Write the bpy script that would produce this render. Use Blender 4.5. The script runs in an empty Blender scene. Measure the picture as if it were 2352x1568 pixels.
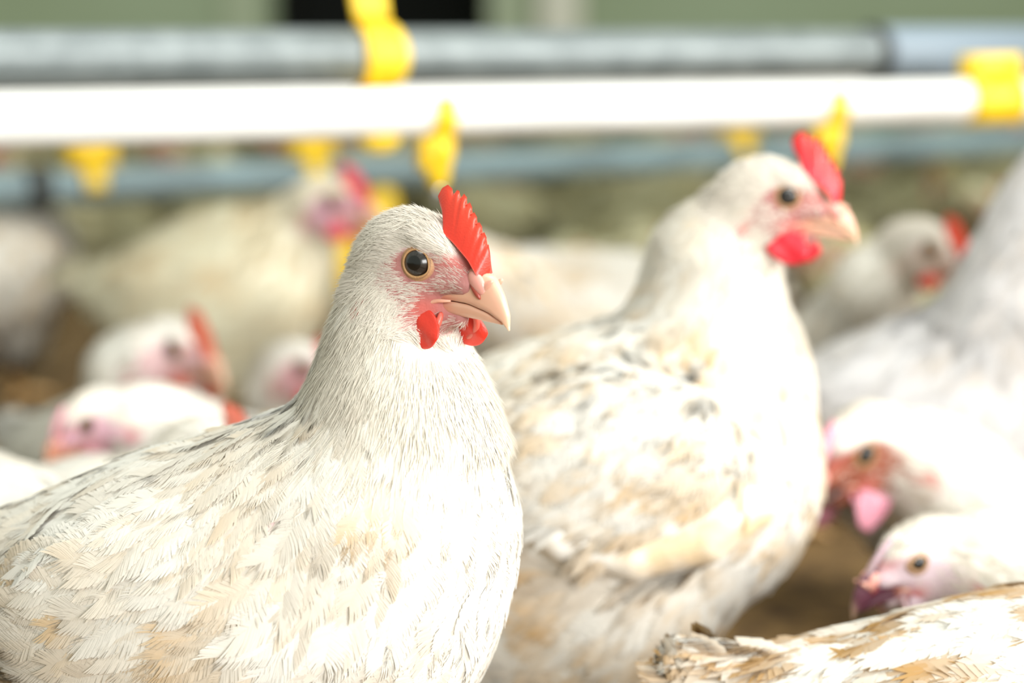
import bpy, math, random
import numpy as np
from mathutils import Vector

C = bpy.context.scene.collection
RAD = math.radians

# ------------------------------------------------------------------ camera
FPX, CX, CY, CAM_H = 4620.0, 1176.0, 784.0, 0.53
TILT = math.atan((784.0 - 80.0) / FPX)
cam_data = bpy.data.cameras.new('camera')
cam = bpy.data.objects.new('camera', cam_data)
C.objects.link(cam)
cam.location = (0, 0, CAM_H)
cam.rotation_euler = (math.pi / 2 - TILT, 0, 0)
cam_data.sensor_fit = 'HORIZONTAL'
cam_data.sensor_width = 36.0
cam_data.lens = FPX / 2352.0 * 36.0
cam_data.clip_start = 0.02
cam_data.clip_end = 80
cam_data.dof.use_dof = True
cam_data.dof.focus_distance = 1.105
cam_data.dof.aperture_fstop = 2.7
bpy.context.scene.camera = cam


def P(px, py, d):
    """point of the place that the photograph shows at (px, py), d metres into the barn"""
    x = (px - CX) / FPX * d
    y = -(py - CY) / FPX * d
    ca, sa = math.cos(TILT), math.sin(TILT)
    return np.array([x, y * sa + d * ca, CAM_H + y * ca - d * sa])


# ------------------------------------------------------------------ light
sc = bpy.context.scene
sc.view_settings.view_transform = 'Standard'
sc.view_settings.look = 'None'
sc.view_settings.gamma = 1.0
sc.view_settings.exposure = 0.7
sc.view_settings.use_curve_mapping = False
world = bpy.data.worlds.new('barn_daylight')
sc.world = world
world.use_nodes = True
bg = world.node_tree.nodes['Background']
bg.inputs[0].default_value = (0.93, 1.0, 0.84, 1)
bg.inputs[1].default_value = 0.41


def area_light(name, loc, target, size, size_y, power, col):
    l = bpy.data.lights.new(name, 'AREA')
    l.shape = 'RECTANGLE'
    l.size, l.size_y, l.energy, l.color = size, size_y, power, col
    o = bpy.data.objects.new(name, l)
    C.objects.link(o)
    o.location = loc
    o.rotation_euler = (Vector(target) - Vector(loc)).to_track_quat('-Z', 'Y').to_euler()
    return o


area_light('side_window_light', (3.3, 0.3, 1.9), (0.1, 1.35, 0.2), 2.2, 1.5, 96, (1.0, 0.985, 0.95))
area_light('front_fill_light', (1.35, -1.15, 0.95), (0.05, 1.3, 0.2), 1.5, 1.0, 56, (1.0, 0.99, 0.97))  # added frontal fill beside the camera, not a window of the barn
area_light('overhead_fill_light', (0.25, 1.2, 2.5), (0.15, 1.3, 0.2), 1.6, 1.0, 26, (1.0, 1.0, 0.97))  # added soft fill from above, brightens backs and crowns near the camera


# ------------------------------------------------------------------ materials
def new_mat(name):
    m = bpy.data.materials.new(name)
    m.use_nodes = True
    nt = m.node_tree
    return m, nt, nt.nodes['Principled BSDF'], nt.nodes['Material Output']


def set_in(b, **kw):
    names = dict(col='Base Color', rough='Roughness', metal='Metallic', sss='Subsurface Weight', sssr='Subsurface Radius',
                 ssss='Subsurface Scale', spec='Specular IOR Level', coat='Coat Weight', coatr='Coat Roughness', sheen='Sheen Weight')
    for k, v in kw.items():
        if k == 'col' and len(v) == 3:
            v = (*v, 1)
        b.inputs[names[k]].default_value = v


def noise_bump(nt, b, scale, strength, dist=0.001, detail=4):
    tc = nt.nodes.new('ShaderNodeTexCoord')
    n = nt.nodes.new('ShaderNodeTexNoise')
    n.inputs['Scale'].default_value = scale
    n.inputs['Detail'].default_value = detail
    bu = nt.nodes.new('ShaderNodeBump')
    bu.inputs['Strength'].default_value = strength
    bu.inputs['Distance'].default_value = dist
    nt.links.new(tc.outputs['Object'], n.inputs['Vector'])
    nt.links.new(n.outputs['Fac'], bu.inputs['Height'])
    nt.links.new(bu.outputs['Normal'], b.inputs['Normal'])
    return n


def plain(name, col, rough=0.5, bump=None, var=None, **kw):
    m, nt, b, out = new_mat(name)
    set_in(b, col=col, rough=rough, **kw)
    if bump:
        noise_bump(nt, b, *bump)
    if var:
        col2, scale = var
        tc = nt.nodes.new('ShaderNodeTexCoord')
        n = nt.nodes.new('ShaderNodeTexNoise')
        n.inputs['Scale'].default_value = scale
        n.inputs['Detail'].default_value = 5
        r = nt.nodes.new('ShaderNodeValToRGB')
        r.color_ramp.elements[0].position, r.color_ramp.elements[1].position = 0.38, 0.62
        r.color_ramp.elements[0].color = (*col, 1)
        r.color_ramp.elements[1].color = (*col2, 1)
        nt.links.new(tc.outputs['Object'], n.inputs['Vector'])
        nt.links.new(n.outputs['Fac'], r.inputs['Fac'])
        nt.links.new(r.outputs['Color'], b.inputs['Base Color'])
    return m


def attr_skin(name, rough=0.6, sss=0.0, bump=(260, 0.35, 0.001), coat=0.0):
    m, nt, b, out = new_mat(name)
    a = nt.nodes.new('ShaderNodeAttribute')
    a.attribute_name = 'tint'
    nt.links.new(a.outputs['Color'], b.inputs['Base Color'])
    set_in(b, rough=rough, sss=sss, ssss=0.004, sssr=(1.0, 0.35, 0.2), coat=coat)
    if bump:
        noise_bump(nt, b, *bump)
    return m


def feather_mat(name, blend):
    """thin translucent barbs; their shading normal leans towards the plumage surface they lie on"""
    m = bpy.data.materials.new(name)
    m.use_nodes = True
    nt = m.node_tree
    nt.nodes.clear()
    N, Lk = nt.nodes.new, nt.links.new
    out = N('ShaderNodeOutputMaterial')
    a = N('ShaderNodeAttribute'); a.attribute_name = 'tint'
    bn = N('ShaderNodeAttribute'); bn.attribute_name = 'bn'
    vt = N('ShaderNodeVectorTransform')
    vt.vector_type, vt.convert_from, vt.convert_to = 'NORMAL', 'OBJECT', 'WORLD'
    geo = N('ShaderNodeNewGeometry')
    s1 = N('ShaderNodeVectorMath'); s1.operation = 'SCALE'; s1.inputs['Scale'].default_value = blend
    s2 = N('ShaderNodeVectorMath'); s2.operation = 'SCALE'; s2.inputs['Scale'].default_value = 1 - blend
    ad = N('ShaderNodeVectorMath'); ad.operation = 'ADD'
    no = N('ShaderNodeVectorMath'); no.operation = 'NORMALIZE'
    Lk(bn.outputs['Vector'], vt.inputs['Vector'])
    Lk(vt.outputs['Vector'], s1.inputs[0])
    Lk(geo.outputs['Normal'], s2.inputs[0])
    Lk(s1.outputs[0], ad.inputs[0]); Lk(s2.outputs[0], ad.inputs[1]); Lk(ad.outputs[0], no.inputs[0])
    d = N('ShaderNodeBsdfDiffuse'); t = N('ShaderNodeBsdfTranslucent'); mx = N('ShaderNodeMixShader')
    mx.inputs['Fac'].default_value = 0.42
    Lk(a.outputs['Color'], d.inputs['Color']); Lk(a.outputs['Color'], t.inputs['Color'])
    Lk(no.outputs[0], d.inputs['Normal'])
    Lk(d.outputs[0], mx.inputs[1]); Lk(t.outputs[0], mx.inputs[2]); Lk(mx.outputs[0], out.inputs['Surface'])
    return m


M_BODY = attr_skin('hen_skin', 0.75, 0.0, (190, 0.5, 0.002))
M_FEATHER = feather_mat('white_feather', 0.9)
M_COMB = attr_skin('comb_flesh', 0.42, 0.25, (900, 0.35, 0.0006), 0.15)
M_BEAK = attr_skin('beak_horn', 0.36, 0.25, (150, 0.08, 0.001), 0.1)
M_EYE = attr_skin('eye_gloss', 0.22, 0.0, None, 0.12)
M_LID = attr_skin('eyelid_skin', 0.55, 0.1, (900, 0.5, 0.0006))
M_LEG = plain('leg_scales', (0.72, 0.45, 0.2), 0.5, (260, 0.5, 0.001))
M_PVC = plain('white_plastic_pipe', (0.83, 0.83, 0.82), 0.35, None, ((0.76, 0.76, 0.74), 9))
M_GALV = plain('galvanised_pipe', (0.21, 0.24, 0.245), 0.36, (60, 0.12, 0.001), ((0.15, 0.175, 0.18), 24), metal=0.2)
M_GREYPIPE = plain('grey_plastic_pipe', (0.22, 0.31, 0.34), 0.45, None, ((0.16, 0.22, 0.24), 8))
M_DARKCLAMP = plain('dark_clamp', (0.03, 0.035, 0.035), 0.5)
M_COUPLING = plain('coupling_grey', (0.20, 0.25, 0.30), 0.45)
M_YELLOW = plain('yellow_plastic', (0.88, 0.60, 0.02), 0.42, None, ((0.80, 0.50, 0.015), 40), sss=0.05)
M_STEEL = plain('steel_pin', (0.6, 0.62, 0.62), 0.25, metal=0.9)


# ------------------------------------------------------------------ mesh helpers
def link_mesh(name, verts, faces, mat, parent=None, origin=(0, 0, 0), tint=None, bn=None, smooth=True, kind=None):
    verts = np.array(verts, dtype=np.float64)
    if bn is not None:
        verts[:, 2] = np.maximum(verts[:, 2], .002)
    verts = verts - np.asarray(origin)
    me = bpy.data.meshes.new(name)
    if isinstance(faces, np.ndarray) and faces.ndim == 2:
        nf, k = faces.shape
        me.vertices.add(len(verts))
        me.vertices.foreach_set('co', verts.astype(np.float32).ravel())
        me.loops.add(nf * k)
        me.loops.foreach_set('vertex_index', faces.astype(np.int32).ravel())
        me.polygons.add(nf)
        me.polygons.foreach_set('loop_start', np.arange(0, nf * k, k, dtype=np.int32))
        me.update(calc_edges=True)
    else:
        me.from_pydata([tuple(v) for v in verts], [], [tuple(int(i) for i in f) for f in faces])
        me.update()
    if smooth:
        me.polygons.foreach_set('use_smooth', np.ones(len(me.polygons), dtype=bool))
    if tint is not None:
        tint = np.broadcast_to(np.asarray(tint, dtype=np.float32), (len(verts), 3))
        at = me.attributes.new('tint', 'FLOAT_COLOR', 'POINT')
        at.data.foreach_set('color', np.concatenate([tint, np.ones((len(verts), 1), np.float32)], 1).ravel())
    if bn is not None:
        at = me.attributes.new('bn', 'FLOAT_VECTOR', 'POINT')
        at.data.foreach_set('vector', np.asarray(bn, dtype=np.float32).ravel())
    me.materials.append(mat)
    o = bpy.data.objects.new(name, me)
    C.objects.link(o)
    if parent is not None:
        o.parent = parent
    if kind:
        o['kind'] = kind
    return o


def empty(name, loc, label=None, cat=None, group=None):
    o = bpy.data.objects.new(name, None)
    o.empty_display_size = 0.05
    C.objects.link(o)
    o.location = tuple(loc)
    tag(o, label, cat, group)
    return o


def tag(o, label=None, cat=None, group=None, kind=None):
    if label: o['label'] = label
    if cat: o['category'] = cat
    if group: o['group'] = group
    if kind: o['kind'] = kind
    return o


def unit(v):
    v = np.asarray(v, dtype=float)
    return v / (np.linalg.norm(v, axis=-1, keepdims=True) + 1e-12)


def tube(pts, radii, seg=16, caps=True):
    pts = np.asarray(pts, float)
    n = len(pts)
    radii = np.broadcast_to(np.asarray(radii, float), (n,))
    tang = unit(np.gradient(pts, axis=0))
    up = np.array([0, 0, 1.0]) if abs(tang[0][2]) < 0.9 else np.array([1.0, 0, 0])
    V, F = [], []
    a = unit(np.cross(tang[0], up))
    for i in range(n):
        a = unit(a - tang[i] * np.dot(a, tang[i]))
        b = np.cross(tang[i], a)
        for k in range(seg):
            t = 2 * math.pi * k / seg
            V.append(pts[i] + radii[i] * (a * math.cos(t) + b * math.sin(t)))
    for i in range(n - 1):
        for k in range(seg):
            F.append((i * seg + k, i * seg + (k + 1) % seg, (i + 1) * seg + (k + 1) % seg, (i + 1) * seg + k))
    if caps:
        F.append(tuple(range(seg))[::-1])
        F.append(tuple((n - 1) * seg + k for k in range(seg)))
    return V, F


def join(*vf):
    V, F = [], []
    for v, f in vf:
        o = len(V)
        V += list(v)
        F += [tuple(i + o for i in q) for q in f]
    return V, F


def box(c, ax, half):
    """oriented box with chamfered vertical edges; ax rows are its axes"""
    c = np.asarray(c, float); ax = np.asarray(ax, float); h = np.asarray(half, float)
    ch = min(h) * 0.35
    prof = [(-h[0] + ch, -h[1]), (h[0] - ch, -h[1]), (h[0], -h[1] + ch), (h[0], h[1] - ch), (h[0] - ch, h[1]), (-h[0] + ch, h[1]), (-h[0], h[1] - ch), (-h[0], -h[1] + ch)]
    V, F = [], []
    for z, s in ((-h[2], 0.93), (-h[2] * 0.9, 1), (h[2] * 0.9, 1), (h[2], 0.93)):
        for x, y in prof:
            V.append(c + ax[0] * x * s + ax[1] * y * s + ax[2] * z)
    for i in range(3):
        for k in range(8):
            F.append((i * 8 + k, i * 8 + (k + 1) % 8, (i + 1) * 8 + (k + 1) % 8, (i + 1) * 8 + k))
    F.append(tuple(range(8))[::-1]); F.append(tuple(24 + k for k in range(8)))
    return V, F


# ------------------------------------------------------------------ value noise
def vnoise(p, scale, seed=0):
    p = np.asarray(p, float) * scale + 57.3 + seed * 13.7
    i = np.floor(p).astype(np.int64)
    f = p - i
    f = f * f * (3 - 2 * f)

    def h(ix, iy, iz):
        n = (ix * 374761393 + iy * 668265263 + iz * 2147483647 + seed * 974711) & 0x7fffffff
        n = ((n ^ (n >> 13)) * 1274126177) & 0x7fffffff
        return ((n ^ (n >> 16)) & 0xffff) / 65535.0
    r = 0
    for dx in (0, 1):
        for dy in (0, 1):
            for dz in (0, 1):
                w = (f[..., 0] if dx else 1 - f[..., 0]) * (f[..., 1] if dy else 1 - f[..., 1]) * (f[..., 2] if dz else 1 - f[..., 2])
                r = r + w * h(i[..., 0] + dx, i[..., 1] + dy, i[..., 2] + dz)
    return r


def fbm(p, scale, seed=0):
    return 0.55 * vnoise(p, scale, seed) + 0.3 * vnoise(p, scale * 2.1, seed + 1) + 0.15 * vnoise(p, scale * 4.3, seed + 2)


def sstep(a, b, x):
    t = np.clip((x - a) / (b - a), 0, 1)
    return t * t * (3 - 2 * t)


# ------------------------------------------------------------------ signed distance bodies
class Body:
    def __init__(self):
        self.prims = []

    def ell(self, c, ax, r, k):
        self.prims.append(('e', np.asarray(c, float), np.asarray(ax, float), np.asarray(r, float), k))

    def cone(self, a, b, ra, rb, k):
        self.prims.append(('c', np.asarray(a, float), np.asarray(b, float), ra, rb, k))

    def __call__(self, p):
        d = None
        for q in self.prims:
            if q[0] == 'e':
                l = (p - q[1]) @ q[2].T
                k0 = np.sqrt(((l / q[3]) ** 2).sum(-1)) + 1e-9
                k1 = np.sqrt(((l / q[3] ** 2) ** 2).sum(-1)) + 1e-9
                e = k0 * (k0 - 1) / k1
                k = q[4]
            else:
                ab = q[2] - q[1]
                t = np.clip(((p - q[1]) @ ab) / (ab @ ab), 0, 1)
                e = np.sqrt(((p - q[1] - t[..., None] * ab) ** 2).sum(-1)) - (q[3] + (q[4] - q[3]) * t)
                k = q[5]
            if d is None:
                d = e
            else:
                h = np.clip(0.5 + 0.5 * (d - e) / k, 0, 1)
                d = d * (1 - h) + e * h - k * h * (1 - h)
        return np.maximum(d, .004 - p[..., 2])            # a resting belly lies flat on the floor

    def grad(self, p, e=0.0008):
        g = np.stack([self(p + np.eye(3)[i] * e) - self(p - np.eye(3)[i] * e) for i in range(3)], -1)
        return unit(g)

    def bounds(self):
        lo, hi = np.full(3, 9e9), np.full(3, -9e9)
        for q in self.prims:
            if q[0] == 'e':
                e = np.sqrt(((q[2] * q[3][:, None]) ** 2).sum(0))
                lo, hi = np.minimum(lo, q[1] - e), np.maximum(hi, q[1] + e)
            else:
                for c, r in ((q[1], q[3]), (q[2], q[4])):
                    lo, hi = np.minimum(lo, c - r), np.maximum(hi, c + r)
        return lo - 0.02, hi + 0.02


def surface_nets(f, lo, hi, h):
    n = np.ceil((hi - lo) / h).astype(int) + 1
    ax = [lo[i] + h * np.arange(n[i]) for i in range(3)]
    vol = np.empty(n, np.float32)
    yz = np.stack(np.meshgrid(ax[1], ax[2], indexing='ij'), -1)
    for i in range(0, n[0], 8):
        xs = ax[0][i:i + 8]
        p = np.empty((len(xs),) + yz.shape[:2] + (3,))
        p[..., 0] = xs[:, None, None]
        p[..., 1:] = yz[None]
        vol[i:i + 8] = f(p)
    ins = vol < 0
    cnt = np.zeros(n - 1, np.int8)
    cor = [(a, b, c) for a in (0, 1) for b in (0, 1) for c in (0, 1)]

    def sl(a, o):
        return a[o[0]:o[0] + n[0] - 1, o[1]:o[1] + n[1] - 1, o[2]:o[2] + n[2] - 1]
    for o in cor:
        cnt += sl(ins, o)
    act = (cnt > 0) & (cnt < 8)
    ids = np.argwhere(act)
    idx = np.full(n - 1, -1, np.int64)
    idx[act] = np.arange(len(ids))
    acc, num = np.zeros((len(ids), 3)), np.zeros(len(ids))
    val = {o: sl(vol, o)[act] for o in cor}
    for a in cor:
        for b in cor:
            if sum(b) - sum(a) == 1 and all(y >= x for x, y in zip(a, b)):
                va, vb = val[a], val[b]
                m = (va < 0) != (vb < 0)
                t = np.where(m, va / np.where(m, va - vb, 1), 0)
                pt = np.array(a) + t[:, None] * (np.array(b) - np.array(a))
                acc += np.where(m[:, None], pt, 0)
                num += m
    V = lo + h * (ids + acc / num[:, None])
    F = []
    for axis in range(3):
        o1, o2 = [k for k in range(3) if k != axis]
        s0 = [slice(1, n[k] - 1) for k in range(3)]
        s1 = list(s0)
        s0[axis] = slice(0, n[axis] - 1)
        s1[axis] = slice(1, n[axis])
        A, Bm = ins[tuple(s0)], ins[tuple(s1)]
        e = np.argwhere(A != Bm)
        flip = A[tuple(e.T)]
        for k in (o1, o2):
            e[:, k] += 1
        u1, u2 = np.zeros(3, int), np.zeros(3, int)
        u1[o1] = 1; u2[o2] = 1
        q = np.stack([idx[tuple((e - u1 - u2).T)], idx[tuple((e - u2).T)], idx[tuple(e.T)], idx[tuple((e - u1).T)]], 1)
        if axis == 1:
            flip = ~flip
        q[~flip] = q[~flip][:, ::-1]
        F.append(q)
    return V, np.concatenate(F)


def smooth_proj(f, V, it=3):
    for _ in range(it):
        V = V - f.grad(V) * f(V)[:, None]
    return V


# ------------------------------------------------------------------ feathers
def feathers(Pp, N, T, L, W, nb, rng, sdf, lift, c0, c1, bow=0.0):
    """Each feather is two combs of barbs along a shaft that hugs the body: returns verts, quads, colours, body normals"""
    n = len(Pp)
    T = unit(T - N * (T * N).sum(-1, keepdims=True))
    B = np.cross(N, T)
    m = 6
    v = np.linspace(0, 1, m)
    R = Pp[:, None] + T[:, None] * (L[:, None] * v)[..., None] + B[:, None] * (bow * L[:, None] * v ** 2 * rng.normal(0, 1, (n, 1)))[..., None]
    for _ in range(2):
        R = R - sdf.grad(R) * (sdf(R) - (0.0004 + lift[:, None] * L[:, None] * v ** 1.2))[..., None]
    seg = np.concatenate([R[:, 1:] - R[:, :-1], (R[:, -1] - R[:, -2])[:, None]], 1)

    def at(u):
        x = np.clip(u, 0, 1.6) * (m - 1)
        i = np.minimum(x.astype(int), m - 1)
        fr = (x - i)[..., None]
        ii = np.broadcast_to(i[..., None], i.shape + (3,))
        return np.take_along_axis(R, ii, 1) + np.take_along_axis(seg, ii, 1) * fr
    vj = np.broadcast_to(np.linspace(0.04, 0.97, nb), (n, nb)) + rng.uniform(-0.3, 0.3, (n, nb)) / nb
    prof = np.sin(np.pi * np.clip(vj * 0.86 + 0.1, 0, 1)) ** 0.7
    bw = (L / nb * 2.1)[:, None]
    out, col, bnn = [], [], []
    for sg in (1, -1):
        w = W[:, None] * prof * (1 + rng.uniform(-.2, .12, (n, nb)) * np.where(rng.random((n, 1)) < .16, 1.2, .4)) * sg * 0.5
        rag = np.where(rng.random((n, 1)) < .16, 1.2, .3)
        dv = 0.16 + 0.14 * vj + rag * rng.uniform(-0.03, 0.03, (n, nb))
        p0 = at(vj)
        p1 = at(vj + dv * 0.45) + B[:, None] * (w * 0.62)[..., None] + N[:, None] * (0.02 * W[:, None] * np.ones_like(w))[..., None]
        p2 = at(vj + dv) + B[:, None] * w[..., None] - N[:, None] * (np.abs(w) * rng.uniform(-0.01, 0.10, (n, nb)))[..., None]
        for q, hw in ((p0, 0.5), (p1, 0.62), (p2, 0.34)):
            for s in (-1, 1):
                out.append(q + T[:, None] * (s * hw * bw)[..., None])
        cc = c0[:, None] + (c1 - c0)[:, None] * (vj ** 1.5)[..., None]
        cc = cc * rng.uniform(0.97, 1.02, (n, nb, 1))
        col += [cc] * 6
        bnn += [np.broadcast_to(N[:, None], cc.shape)] * 6
    V = np.stack(out, 2).reshape(-1, 3)
    Cc = np.stack(col, 2).reshape(-1, 3)
    Bn = np.stack(bnn, 2).reshape(-1, 3)
    base = np.arange(n * nb)[:, None] * 12
    F = np.concatenate([base + np.array([[0, 1, 3, 2]]), base + np.array([[2, 3, 5, 4]]), base + np.array([[6, 7, 9, 8]]), base + np.array([[8, 9, 11, 10]])])
    return V, F, np.clip(Cc, 0, 1), Bn


def strands(Pp, N, T, L, W, rng, lift, c, twist=0.3):
    """fine bristle feathers of a face: tapering bent ribbons"""
    n = len(Pp)
    T = unit(T - N * (T * N).sum(-1, keepdims=True))
    T = unit(T + rng.normal(0, 0.11, (n, 3)))
    B = unit(np.cross(N, T))
    B = unit(B + N * rng.uniform(-twist, twist, (n, 1)))
    out = []
    for v, hw in ((0, 0.7), (0.4, 1.0), (0.75, 0.8), (1.0, 0.15)):
        q = Pp + T * (L * v)[:, None] + N * (L * (lift * v - 0.42 * lift * v * v))[:, None]
        for s in (-1, 1):
            out.append(q + B * (s * hw * W * 0.5)[:, None])
    V = np.stack(out, 1).reshape(-1, 3)
    base = np.arange(n)[:, None] * 8
    F = np.concatenate([base + np.array([[2 * k, 2 * k + 1, 2 * k + 3, 2 * k + 2]]) for k in range(3)])
    return V, F, np.repeat(np.clip(c, 0, 1), 8, 0), np.repeat(N, 8, 0)


def scatter(V, F, dens, n, rng):
    """n points over a quad mesh, weighted by face area and the per-vertex density"""
    a, b, c, d = (V[F[:, i]] for i in range(4))
    area = 0.5 * np.linalg.norm(np.cross(c - a, d - b), axis=1) * dens[F].mean(1)
    f = rng.choice(len(F), n, p=area / area.sum())
    u, w = rng.random((n, 1)), rng.random((n, 1))
    return (a[f] * (1 - u) + b[f] * u) * (1 - w) + (d[f] * (1 - u) + c[f] * u) * w


# ------------------------------------------------------------------ the hen
MM = 0.001
COMB = [(9.5, 26.5), (4.2, 31.5), (1.6, 36), (3.0, 40.5), (6.3, 43.2), (9.6, 42.0), (11.2, 38.8), (12.9, 42.2), (14.8, 42.2), (15.6, 38.0), (18.4, 41.8), (20.4, 40.2), (20.4, 35.4), (22.9, 38.4),
        (25.0, 36.2), (24.7, 31.6), (27.3, 34.4), (29.6, 32.2), (29.2, 27.8), (31.9, 30.4), (34.0, 28.2), (33.6, 24.0), (36.3, 26.3), (38.2, 23.9), (37.8, 20.0), (40.4, 20.8), (41.8, 17.8), (43.0, 14), (44.5, 8.5)]
COMB_FOOT = [(44, 4), (34, 12), (22, 18), (11, 22)]


def head_frame(yaw, pitch, roll):
    y, p, r = RAD(yaw), RAD(pitch), RAD(roll)
    f0 = np.array([math.cos(y), -math.sin(y), 0.0])
    s0 = np.array([-math.sin(y), -math.cos(y), 0.0])
    u0 = np.array([0, 0, 1.0])
    f = f0 * math.cos(p) - u0 * math.sin(p)
    u = u0 * math.cos(p) + f0 * math.sin(p)
    s, u = s0 * math.cos(r) + u * math.sin(r), u * math.cos(r) - s0 * math.sin(r)
    return np.stack([f, s, u])          # rows: forward, side, up


def loft(rows, close_ends=True):
    n = len(rows[0])
    V = [p for r in rows for p in r]
    F = []
    for i in range(len(rows) - 1):
        for k in range(n):
            F.append((i * n + k, i * n + (k + 1) % n, (i + 1) * n + (k + 1) % n, (i + 1) * n + k))
    if close_ends:
        F.append(tuple(range(n))[::-1]); F.append(tuple((len(rows) - 1) * n + k for k in range(n)))
    return V, F


def lerp_list(xs, pts, x):
    return np.array([np.interp(x, xs, [p[i] for p in pts]) for i in range(len(pts[0]))])


def beak_upper(lod):
    ns, nk = (22, 18) if lod else (9, 10)
    xs = [0, .15, .4, .65, .85, 1]
    top = [(33, 6.5), (40, 7.6), (49, 6.6), (57.5, -1.6), (63.3, -10.2), (65.6, -18.5)]
    edge = [(11, 9.2, -19.5), (24, 8.2, -13.6), (39, 6.6, -11.2), (52, 4.6, -12), (60.5, 2.6, -14.8), (65.2, 0.5, -18.9)]
    V, F = [], []
    rows = []
    for i in range(ns):
        x = i / (ns - 1)
        t, e = lerp_list(xs, top, x), lerp_list(xs, edge, x)
        row = []
        for k in range(nk):
            a = math.pi * k / (nk - 1)
            ca, sa = math.cos(a), math.sin(a)
            sq = math.copysign(abs(ca) ** 0.8, ca)
            row.append((e[0] + (t[0] - e[0]) * sa, e[1] * sq, e[2] + (t[1] - e[2]) * sa ** 0.85))
        # palate, slightly hollow
        for k in range(1, 4):
            q = -1 + k * 0.5
            row.append((e[0] + 0.5, e[1] * q * 0.92, e[2] + (0.9 if abs(q) < 0.4 else 0.3)))
        rows.append(row)
    return loft(rows)


def beak_lower(lod):
    ns, nk = (18, 14) if lod else (7, 8)
    xs = [0, .25, .5, .75, 1]
    edge = [(18, 7.6, -18.6), (27, 7.0, -14.0), (39, 5.6, -12.2), (51, 3.6, -13.2), (60, 0.8, -16.2)]
    bot = [(19, -25.0), (29, -22.3), (42, -19.8), (52, -18.4), (60, -17.2)]
    rows = []
    for i in range(ns):
        x = i / (ns - 1)
        b, e = lerp_list(xs, bot, x), lerp_list(xs, edge, x)
        row = []
        for k in range(nk):
            a = math.pi * k / (nk - 1)
            ca, sa = math.cos(a), math.sin(a)
            row.append((e[0] + (b[0] - e[0]) * sa, e[1] * math.copysign(abs(ca) ** 0.75, ca), e[2] + (b[1] - e[2]) * sa ** 0.8))
        for k in range(1, 3):
            row.append((e[0], e[1] * (-1 + k * 2 / 3) * 0.9, e[2] - 0.5))
        rows.append(row)
    return loft(rows)


def comb_mesh(size, lod, lean=0.0, seed=0):
    """a serrated blade, thick and fleshy at its foot, rounded and thin at the points"""
    out = np.array(COMB); foot = np.array(COMB_FOOT)
    n = len(out)
    fx = np.linspace(0, 1, n)
    base = np.stack([np.interp(fx, np.linspace(0, 1, 4), foot[::-1][:, i]) for i in (0, 1)], 1)
    anchor = base
    out = base + (out - base) * size if size != 1 else out
    nl = 11 if lod else 5
    sm = out.copy()
    for _ in range(5):
        sm[1:-1] = sm[1:-1] * .5 + (sm[:-2] + sm[2:]) * .25
    rings = []
    ss = list(np.linspace(0, 1, nl))
    rng = np.random.default_rng(seed)
    wob = rng.normal(0, 0.35, n)
    grid = {}
    V = []
    for sgn in (1, -1):
        for j, t in enumerate(ss):
            for i in range(n):
                q = base[i] + (sm[i] - base[i]) * t + (out[i] - sm[i]) * t ** 5
                ridge = 0.10 * math.sin(i * 2 * math.pi / 3.6) * t
                th = (5.2 * (1 - t) ** 1.3 + (2.1 + ridge) * math.sqrt(max(0, 1 - t ** 4))) * min(1, 0.5 + size * 0.5)
                end = min(i, n - 1 - i)
                th *= min(1, 0.35 + 0.3 * end)
                V.append((q[0], sgn * th + lean * t * t * 9 + wob[i] * t, q[1]))
    F = []
    for si in (0, 1):
        for j in range(nl - 1):
            for i in range(n - 1):
                a = si * nl * n + j * n + i
                f = (a, a + 1, a + n + 1, a + n)
                F.append(f[::-1] if si == 0 else f)
    for i in range(n - 1):
        a, b = (nl - 1) * n + i, nl * n + (nl - 1) * n + i
        F.append((a, b, b + 1, a + 1)[::-1])
        a, b = i, nl * n + i
        F.append((a, a + 1, b + 1, b)[::-1])
    for i in (0, n - 1):
        for j in range(nl - 1):
            a, b = j * n + i, nl * n + j * n + i
            f = (a, a + n, b + n, b)
            F.append(f if i else f[::-1])
    return V, F


def wattle_mesh(sd, size, lod, side=1, long=1.0):
    """a lobe of loose skin hung below the mouth corner, rolled outward at its front edge"""
    nu, nv = (18, 12) if lod else (10, 7)
    V, F = [], []
    for i in range(nu):
        a = 2 * math.pi * i / nu
        for j in range(nv):
            b = -math.pi / 2 + math.pi * j / (nv - 1)
            x = 12.5 * math.cos(b) * math.cos(a)
            z = 9.5 * math.cos(b) * math.sin(a)
            y = 2.6 * math.sin(b)
            if z > 0: x *= 0.8
            x += 0.8 * math.sin(z * 0.5)
            y += sd * (0.018 * x * x - 0.6) + 0.5 * math.sin(z * 0.6 + x * 0.3)
            V.append(((18.5 + x * size + (7 if sd != side else 0)), sd * 12.8 + y * size + sd * 2.0 * size * (1 - z / 12), -22 + (z - 8.5) * size * long))
    for i in range(nu):
        for j in range(nv - 1):
            F.append((i * nv + j, ((i + 1) % nu) * nv + j, ((i + 1) % nu) * nv + j + 1, i * nv + j + 1))
    return V, F


def disc_frame(nv):
    nv = unit(nv)
    a = unit(np.cross(nv, [0, 0, 1.0]))
    return a, np.cross(nv, a), nv


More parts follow.
